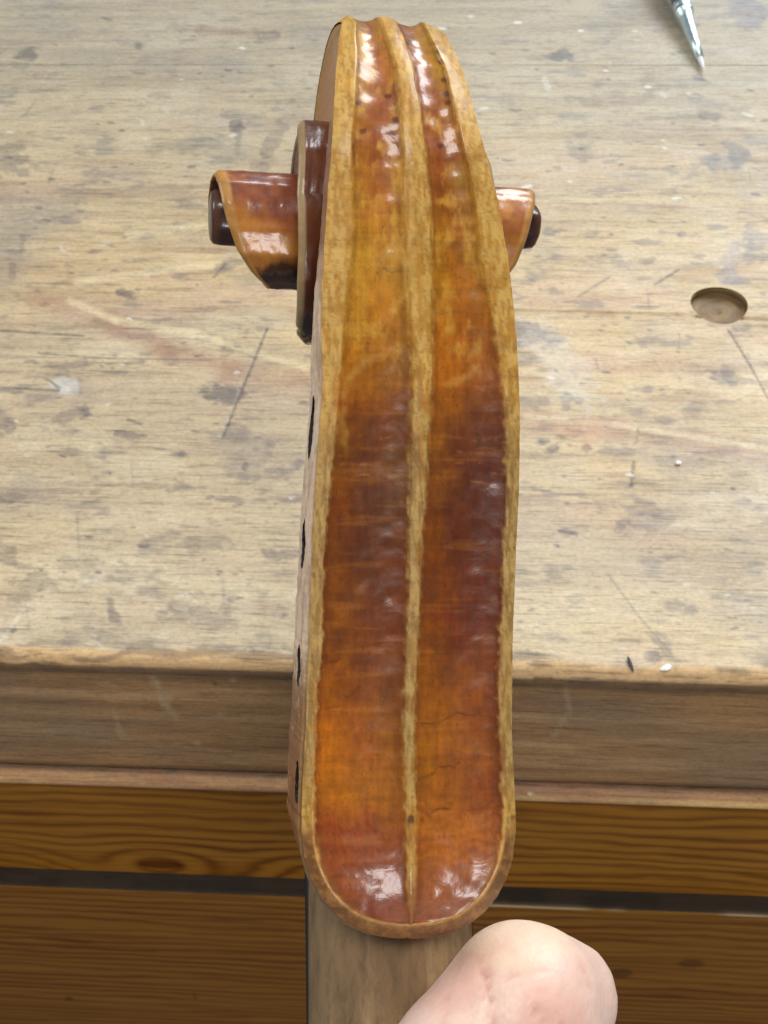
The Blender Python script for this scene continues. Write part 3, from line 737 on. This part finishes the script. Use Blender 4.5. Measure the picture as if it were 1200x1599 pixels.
colw = blend(colw, srgb(120, 84, 52), sstep(-40, -50, VW)*.6)
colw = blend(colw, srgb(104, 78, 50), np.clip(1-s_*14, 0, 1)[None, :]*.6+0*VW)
colw = blend(colw, srgb(196, 150, 84), np.exp(-((s_-.12)/.05)**2)[None, :]*sstep(-16, -26, VW)*.7)
alw = np.clip(sstep(-10, -26, VW)*.8+.12, 0, 1)
# peg holes as shallow dents in the left wall, inner darkness painted black
holes = []
for (hx, hy, hr) in [(485.5, 667, 4.0), (474.5, 848, 3.2), (467.5, 1040, 2.6), (464, 1222, 2.6)]:
    m = isl[:, None] & (WW > 3) & (WW < 12.5)
    dd = np.where(m, np.hypot(PXW-hx, PYW-hy), 1e9); i = np.unravel_index(np.argmin(dd), dd.shape)
    holes.append((VW[i], WW[i], hr))
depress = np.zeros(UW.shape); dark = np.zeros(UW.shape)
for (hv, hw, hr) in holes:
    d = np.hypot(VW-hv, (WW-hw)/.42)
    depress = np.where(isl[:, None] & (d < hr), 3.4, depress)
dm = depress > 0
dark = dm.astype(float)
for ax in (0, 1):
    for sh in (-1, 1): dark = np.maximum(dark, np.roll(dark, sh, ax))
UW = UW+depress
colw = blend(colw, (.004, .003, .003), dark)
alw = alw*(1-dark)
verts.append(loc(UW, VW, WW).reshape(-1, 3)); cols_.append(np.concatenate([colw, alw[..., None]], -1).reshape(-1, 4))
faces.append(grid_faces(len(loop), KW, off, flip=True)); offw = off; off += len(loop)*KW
# front rim and inside of the pegbox cavity
rim = []
for (ins, flo) in [(.6, 0), (4.2, 0), (4.4, 1)]:
    fw = np.maximum(WW[:, -1]-9.5, 5.5+3*sstep(-36, -50, loop[:, 1])) if flo else WW[:, -1]+.4
    rim.append(loc(UW[:, -1]+nin[:, 0]*ins, VW[:, -1]+nin[:, 1]*ins, fw))
rimv = np.stack([loc(UW[:, -1], VW[:, -1], WW[:, -1])]+rim, 1)
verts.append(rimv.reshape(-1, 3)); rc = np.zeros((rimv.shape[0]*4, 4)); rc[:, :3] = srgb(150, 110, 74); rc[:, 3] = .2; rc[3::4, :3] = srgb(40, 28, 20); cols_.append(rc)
faces.append(grid_faces(len(loop), 4, off, flip=True))
nl, nr = len(left), len(right); cap = []
for i in range(min(nl, nr)-1):
    a = off+i*4+3; b = off+(i+1)*4+3; c = off+(len(loop)-2-i)*4+3; d = off+(len(loop)-1-i)*4+3
    cap.append((a, b, c, d))
faces.append(np.array(cap)); off += rimv.shape[0]*4
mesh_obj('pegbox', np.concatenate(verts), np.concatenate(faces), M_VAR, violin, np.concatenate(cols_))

# ---- volute, one helical turn strip on each side
HT = np.array([[0, 11.6], [30, 10.4], [60, 7.9], [90, 6.9], [135, 6.5], [180, 6.6], [225, 8.0], [250, 10.0], [270, 12.0], [315, 13.3], [360, 13.9], [405, 13.0], [450, 11.6], [495, 11.4], [540, 12.6], [585, 14.4],
               [630, 16.8], [650, 18.8], [674, 20.9], [702, 22.4], [720, 23.0], [755, 23.6], [810, 23.9], [855, 24.0], [900, 23.9], [990, 24.2], [1300, 23.8]])
HTR = np.array([[650, 18.6], [674, 19.7], [702, 20.8], [720, 21.4], [745, 22.4], [790, 23.8], [810, 24.1]])
def hfn(phi, side=-1):
    h = np.interp(phi, HT[:, 0], HT[:, 1])
    return np.where((phi > 640) & (phi < 830) & (side > 0), np.interp(phi, HTR[:, 0], HTR[:, 1]), h)
def volute(side):
    ph = np.arange(0, 901, 3.0)
    facet = np.round(ph/15)*15
    rows = []
    r_ = rad(ph); h_ = hfn(ph, side)
    jc = 0 if side < 0 else -1
    bphi = np.degrees(np.arctan2(v0[:, jc]-CV, CW-w0[:, jc])) % 360; bh = np.abs(U[:, jc]); o_ = np.argsort(bphi)
    hb = np.interp(ph, bphi[o_], smooth1(bh[o_], 3)); kb = sstep(290, 210, ph); h_ = h_*(1-kb)+(hb-.05)*kb
    rr = r_*.25+.75*rad(ph)      # softly faceted wall
    fac = .16*np.abs(((ph/18.0) % 1)-.5)*2
    r_o = rr-np.where(ph > 330, fac, 0)
    inn = np.where(ph < 540, rad(ph+360), np.maximum(4.4, rad(ph+360)))
    base = np.where(ph >= 240, np.where(ph < 360, 3.0, hfn(ph-360)-3.0), h_-1.6)
    base = np.minimum(base, h_-.8)
    secs = []
    nwall = 26
    for q in np.linspace(0, 1, nwall):
        secs.append((np.where(ph < 240, r_o-1.1, r_o-.0*q), base*(1-q)+(h_-.75)*q, 'w', q))
    for q in (.35, .7, 1.0):
        secs.append((np.where(ph < 240, r_o-1.1-.2*q, r_o-.85*q), h_-.75+.75*math.sin(q*math.pi/2), 'c', q))
    ri = np.where(ph < 240, r_o-1.3, r_o-.85)
    for q in np.linspace(.06, 1, 16):
        cove = 1.8*math.sin(q*math.pi*.5)**.8
        secs.append((ri*(1-q)+(inn-.3)*q, h_-cove, 'f', q))
    R2 = np.stack([s[0]+0*ph for s in secs], 1); H2 = np.stack([s[1]+0*ph for s in secs], 1)
    PH = ph[:, None]+0*R2
    wn = (fbm(PH*.06+side*7, H2*.4, 600, 4)-.5)*.4+(fbm(PH*.35, H2*1.3, 604, 3)-.5)*.26
    R2 = R2+wn*np.where(ph > 240, 1, 0)[:, None]
    vv = CV+R2*np.sin(np.radians(PH)); ww = CW-R2*np.cos(np.radians(PH)); uu = side*H2
    kn_i = np.arange(0, len(ph), 8); nW = nwall+3          # flat gouge facets round the wall
    for A in (vv, ww):
        for j in range(nW):
            ch_ = np.interp(np.arange(len(ph)), kn_i, A[kn_i, j]); w_ = sstep(300, 380, ph)
            A[:, j] = A[:, j]*(1-.62*w_)+ch_*.62*w_
    px, py = pix(uu, vv, ww)
    col = np.zeros(R2.shape+(3,))+srgb(150, 82, 40)
    nn = fbm(PH*.03, H2*.35+side*3, 610, 4)
    col = blend(col, srgb(196, 132, 52), sstep(.45, .72, nn)*.7)
    col = blend(col, srgb(104, 44, 28), sstep(.50, .30, nn)*.7)
    col = blend(col, srgb(182, 116, 50), (PH < 250)*.75)
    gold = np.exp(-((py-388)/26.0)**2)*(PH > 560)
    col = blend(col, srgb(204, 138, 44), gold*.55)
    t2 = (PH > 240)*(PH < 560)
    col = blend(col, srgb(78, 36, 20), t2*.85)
    dk = sstep(.56, .7, fbm(PH*.05, H2*.5, 620, 4))*sstep(400, 440, py)  # grime patches low on the turns, shading painted in with them
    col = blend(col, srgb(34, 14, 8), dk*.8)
    col = blend(col, srgb(22, 9, 5), ell(px, py, 440, 436, 44, 34, 0, nn-.5)*.9*(PH > 560)*(side < 0))  # grime and underside shade painted near black
    col = blend(col, srgb(40, 16, 8), sstep(455, 520, py)*(PH < 560)*.6)  # underside shade of the second turn painted in
    kinds = np.array([{'w': 0, 'c': 1, 'f': 2}[s[2]] for s in secs]); qv = np.array([s[3] for s in secs])
    ch = (kinds == 1) | ((kinds == 0) & (qv > .95)) | ((kinds == 2) & (qv < .07))
    edge = np.where(t2 > 0, ((kinds == 1) | ((kinds == 0) & (qv > .97)))[None, :]*.8, ch[None, :])*(.65+.5*fbm(PH*.08, H2*.5, 640, 4))
    col = blend(col, np.where(t2[..., None] > 0, srgb(176, 150, 108), srgb(178, 128, 62)), edge)
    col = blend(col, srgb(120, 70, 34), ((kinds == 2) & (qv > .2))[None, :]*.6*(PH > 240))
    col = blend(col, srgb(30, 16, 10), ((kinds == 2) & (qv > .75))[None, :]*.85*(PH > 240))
    al = np.clip(.95-.6*edge, 0, 1)
    V = loc(uu, vv, ww).reshape(-1, 3)
    return V, grid_faces(len(ph), R2.shape[1], flip=(side < 0)), np.concatenate([np.clip(col, 0, 1), al[..., None]], -1).reshape(-1, 4)
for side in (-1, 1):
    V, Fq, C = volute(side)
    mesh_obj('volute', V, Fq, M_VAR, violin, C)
    # eye of the scroll
    n = 44; rings = [(4.9, 12), (4.8, 19), (4.75, 23.0), (4.55, 24.1), (4.0, 24.5), (2.4, 24.7), (.05, 24.8)]
    vs = []; cs = []; fs = []
    for (er, eh) in rings:
        for k in range(n):
            a = 2*math.pi*k/n; rr_ = er*(.82 if side < 0 else .70)*(1+.035*math.sin(3*a+1)+.02*math.sin(7*a))
            vs.append((side*eh*.001*(.978 if side < 0 else 1.0), (CV+(-.1 if side < 0 else 1.0)+rr_*math.sin(a))*.001, -(CW-rr_*math.cos(a))*.001))
            e = 1.0 if 23.5 < eh < 24.3 else 0
            c = srgb(96, 58, 38)*.9 if e else srgb(52, 26, 18)
            cs.append((*c, .9))
    for i in range(len(rings)-1):
        for k in range(n): fs.append((i*n+k, i*n+(k+1) % n, (i+1)*n+(k+1) % n, (i+1)*n+k) if side > 0 else ((i+1)*n+k, (i+1)*n+(k+1) % n, i*n+(k+1) % n, i*n+k))
    mesh_obj('eye', vs, fs, M_VAR, violin, np.array(cs))

# ---- neck and fingerboard
t = NT('bare_neck_wood')
fa = t.noise(t.coord((160, 45, 160)), 1, 5, .65, .5); fb_ = t.noise(t.coord((900, 260, 900)), 1, 5, .7)
c1 = t.ramp(fa, [(.3, tuple(srgb(112, 90, 62))), (.5, tuple(srgb(134, 108, 76))), (.72, tuple(srgb(168, 142, 104)))])
t.l(t.mul(c1, t.ramp(fb_, [(.25, .62), (.5, 1.0), (.75, 1.2)])), t.b.inputs['Base Color']); t.set(Roughness=.62)
t.bump(fb_, .4, .0004)
ns = 60; nr_ = 48; vs = []; 
vsn = np.linspace(-38, -175, ns)
for v in vsn:
    ws = (v+50)*.075
    hw = 11.75+(-50-v)*.012
    ring = []
    for k in range(nr_):
        a = math.pi*k/(nr_-1)      # 0 = right, pi = left
        x = math.copysign(abs(math.cos(a))**.82, math.cos(a)); z = abs(math.sin(a))**.9
        vs.append((2.1+hw*x, v, 22.6-9.8*z+ws))
    vs.append((2.3-hw, v, 25.0+ws)); vs.append((2.1+hw, v, 25.0+ws))
vs = np.array(vs); m_ = nr_+2
nf_ = [tuple(f) for f in grid_faces(ns, m_)]+[(i*m_+m_-1, i*m_, (i+1)*m_, (i+1)*m_+m_-1) for i in range(ns-1)]+[tuple(range(m_)), tuple(range((ns-1)*m_, ns*m_))]
mesh_obj('neck', loc(vs[:, 0], vs[:, 1], vs[:, 2]), nf_, t.m, violin)
bm = bmesh.new(); bmesh.ops.create_cube(bm, size=1)
for v in bm.verts:
    vy_ = -46 if v.co.y > 0 else -175; ws = (vy_+50)*.075
    v.co = Vector(((3.05+v.co.x*24.4)*.001, vy_*.001, -(27.6+v.co.z*4.8+ws)*.001))
bmesh.ops.bevel(bm, geom=bm.edges[:], offset=.0005, segments=2, affect='EDGES')
bm_obj('fingerboard', bm, M_EBONY, violin)

# ------------------------------------------------------------------ HAND holding the neck
def loc_w(u, v, w): 
    p = VO+(Ua*u+Va*v+Wa*w)*.001; return Vector(p)
def at_w(x, y, w):            # pixel and local depth -> local (u,v,w)
    o, r_ = lray(x, y); tt = (w-o[2])/r_[2]; return o+r_*tt
hand = bpy.data.meshes.new('hand')
bmh = bmesh.new()
def capsule(a, b, ra, rb, seg=20, rings=8):
    a = Vector(a); b = Vector(b); ax = (b-a); L = ax.length; q = ax.to_track_quat('Z', 'Y').to_matrix()
    rowsv = []
    pr = [(ra*math.cos(t_), -ra*math.sin(t_)) for t_ in np.linspace(math.pi/2*.98, 0, rings)]+[(rb*math.cos(t_), L+rb*math.sin(t_)) for t_ in np.linspace(0, math.pi/2*.98, rings)]
    for (r_, z_) in pr:
        rowsv.append([bmh.verts.new(a+q@Vector((r_*math.cos(2*math.pi*k/seg), r_*math.sin(2*math.pi*k/seg), z_))) for k in range(seg)])
    for i in range(len(rowsv)-1):
        for k in range(seg): bmh.faces.new((rowsv[i][k], rowsv[i][(k+1) % seg], rowsv[i+1][(k+1) % seg], rowsv[i+1][k]))
    bmh.faces.new(rowsv[0][::-1]); bmh.faces.new(rowsv[-1])
def chain(pts):
    for (p, q) in zip(pts[:-1], pts[1:]): capsule(p[:3], q[:3], p[3], q[3])
ip = at_w(818, 1566, 5.5); tip = at_w(640, 1735, 3.0); mcp = at_w(872, 1900, 8); cmc = at_w(1000, 2350, 22)
chain([(*tip, 8.2), (*((tip+ip)/2), 9.6), (*ip, 11.0), (*((ip+mcp)/2), 10.4), (*mcp, 12.5), (*cmc, 16)])
pc = at_w(868, 1560, 8); capsule(pc, ip, 8.8, 9.5)
# palm to the right of the neck, four fingers curling round the fingerboard side
pb = np.array([40, -175, 42.0])
for k, (dv, ln_) in enumerate([(-112, 1.0), (-131, 1.06), (-150, 1.0), (-168, .84)]):
    kn_ = np.array([36, dv-4, 40.0]); r0 = 9.2-(k == 3)*1.2
    a1 = kn_+np.array([-2, 4, 20])*ln_; a2 = a1+np.array([-24, 2, -8.0])*ln_; a3 = a2+np.array([-15, 0, -8.0])*ln_
    chain([(*pb, 14), (*kn_, r0+2), (*a1, r0), (*a2, r0*.9), (*a3, r0*.78)])
    capsule(cmc, kn_, 14, 11)
chain([(*cmc, 16), (40, -190, 45, 19), (45, -230, 50, 22), (50, -300, 55, 24)])
for v in bmh.verts: v.co = Vector((v.co.x*.001, v.co.y*.001, -v.co.z*.001))
bmesh.ops.recalc_face_normals(bmh, faces=bmh.faces[:])
bmh.to_mesh(hand); bmh.free()
ho = bpy.data.objects.new('hand', hand); COL.objects.link(ho)
md = ho.modifiers.new('r', 'REMESH'); md.mode = 'VOXEL'; md.voxel_size = .0011
md = ho.modifiers.new('s', 'SMOOTH'); md.factor = .6; md.iterations = 14
dg = bpy.context.evaluated_depsgraph_get(); me2 = bpy.data.meshes.new_from_object(ho.evaluated_get(dg)); ho.modifiers.clear(); ho.data = me2; me2.name = 'hand'
ho.matrix_world = MV
nvh = len(me2.vertices); co = np.zeros(nvh*3); me2.vertices.foreach_get('co', co); co = co.reshape(-1, 3)*1000
hx, hy = pix(co[:, 0], co[:, 1], -co[:, 2])
hc = np.zeros((nvh, 3))+srgb(232, 200, 184)
hc = blend(hc, srgb(232, 206, 178), ell(hx, hy, 800, 1470, 110, 50)*.7)
hc = blend(hc, srgb(220, 158, 142), ell(hx, hy, 720, 1535, 60, 34, -40, (fbm(hx*.02, hy*.02, 700, 3)-.5))*.3)
hc = blend(hc, srgb(218, 152, 136), ell(hx, hy, 870, 1590, 60, 40, 30, (fbm(hx*.02, hy*.02, 705, 3)-.5))*.35)
hc = blend(hc, srgb(222, 176, 162), sstep(.48, .72, fbm(hx*.02, hy*.02, 710, 5))*.45); hc = blend(hc, srgb(206, 168, 150), sstep(.55, .75, fbm(hx*.2, hy*.2, 712, 3))*.25)
cre = np.zeros(nvh)
for (x1, y1, x2, y2, k_) in [(758, 1520, 768, 1570, 1), (768, 1570, 764, 1640, 1), (835, 1578, 880, 1604, .9), (880, 1604, 900, 1640, .8), (700, 1560, 690, 1600, .5), (790, 1528, 850, 1512, .5), (900, 1490, 925, 1545, .4)]:
    cre = np.maximum(cre, k_*segmask(hx+8*(fbm(hx*.03, hy*.03, 733, 3)-.5), hy, x1, y1, x2, y2, 1, 6))
hc = blend(hc, srgb(210, 140, 122), cre*.45)
nrm = np.zeros(nvh*3); me2.vertices.foreach_get('normal', nrm); nrm = nrm.reshape(-1, 3)
co = co-nrm*(cre*.5)[:, None]+nrm*((fbm(hx*.012, hy*.012, 720, 3)-.5)*.7)[:, None]
me2.vertices.foreach_set('co', (co*.001).ravel())
at_ = me2.color_attributes.new('Col', 'FLOAT_COLOR', 'POINT'); c4 = np.ones((nvh, 4)); c4[:, :3] = hc; at_.data.foreach_set('color', c4.ravel())
me2.polygons.foreach_set('use_smooth', [True]*len(me2.polygons))
t = NT('skin'); a = t.attr(); t.l(a.outputs['Color'], t.b.inputs['Base Color'])
t.set(Roughness=.48); t.b.inputs['Subsurface Weight'].default_value = .35; t.b.inputs['Subsurface Radius'].default_value = (1, .35, .2); t.b.inputs['Subsurface Scale'].default_value = .004
vo = t.n('ShaderNodeTexVoronoi'); vo.inputs['Scale'].default_value = 1; t.l(t.coord((1300, 900, 1300)), vo.inputs['Vector'])
n1 = t.bump(vo.outputs['Distance'], .12, .0004); t.bump(t.noise(t.coord((260, 260, 260)), 1, 5, .6), .25, .0006, n1)
me2.materials.clear(); me2.materials.append(t.m)
tag(ho, 'pale hand gripping the violin neck, bent thumb knuckle in front', 'hand')

# ------------------------------------------------------------------ PAINTBRUSH on the bench
bt = on_plane(1100, 108, 2, .002); bh = on_plane(1060, -10, 2, .010)
brush = thing('paintbrush', 'small paintbrush with silver ferrule and dark blue handle on the bench', 'paintbrush', tuple(bt))
dirv = Vector(bh-bt); brush.rotation_euler = dirv.to_track_quat('Z', 'Y').to_euler()
Lb = dirv.length; k = Lb/.118
M_FER = mat_simple('nickel_ferrule', (.74, .88, .90), .38, 1.0, var=.1)
M_BLUE = mat_simple('blue_lacquer', (.015, .035, .10), .2, Coat_Weight=1.0)
M_BRI = mat_simple('white_bristle', (.72, .72, .74), .6, sc=(2000, 2000, 100))
s0 = .010*Lb/.07
lathe('bristle', [(.0001, 0), (.0005, .0015), (.0012, .005), (.0016, s0+.002)], M_BRI, brush, 20)
f1 = Lb*.86
lathe('ferrule', [(.0016, s0), (.0018, s0), (.0025, s0+(f1-s0)*.3), (.0035, s0+(f1-s0)*.7), (.0042, f1-.008), (.0047, f1-.0075), (.0047, f1-.0055), (.0042, f1-.005), (.0047, f1-.004), (.0048, f1-.002), (.0044, f1-.001), (.0044, f1)], M_FER, brush, 32)
lathe('handle', [(.0042, f1-.001), (.0047, f1+.004), (.0062, f1+.022), (.0065, f1+.05), (.0049, f1+.12), (.0031, f1+.17), (.0010, f1+.185), (.0001, f1+.186)], M_BLUE, brush, 32)

# ------------------------------------------------------------------ small chips on the front edge
def chip(name, x, y, rx, ry, rz, rot, mat, label, cat):
    p = on_plane(x, y, 2, .0006); bm = bmesh.new(); bmesh.ops.create_icosphere(bm, subdivisions=2, radius=1)
    for v in bm.verts:
        n = random.uniform(.75, 1.2); v.co = Vector((v.co.x*rx*n, v.co.y*ry*n, v.co.z*rz))
    o = bm_obj(name, bm, mat, smooth=False); o.location = p; o.rotation_euler = (0, 0, rot); tag(o, label, cat); return o
M_WHITE = mat_simple('white_chip', (.8, .79, .74), .5); M_SPL = mat_simple('dark_splinter', (.05, .045, .04), .7)
chip('plaster_chip', 1041, 1043, .0022, .0011, .0006, .5, M_WHITE, 'tiny white chip lying on the bench edge right of the pegbox', 'chip')
chip('wood_splinter', 985, 1037, .0006, .0030, .0004, .25, M_SPL, 'short dark splinter standing at the bench edge beside the white chip', 'splinter')
chip('sawdust_crumb', 1060, 722, .0011, .0009, .0005, 0, M_WHITE, 'tiny pale crumb on the bench top right of the pegbox middle', 'crumb')
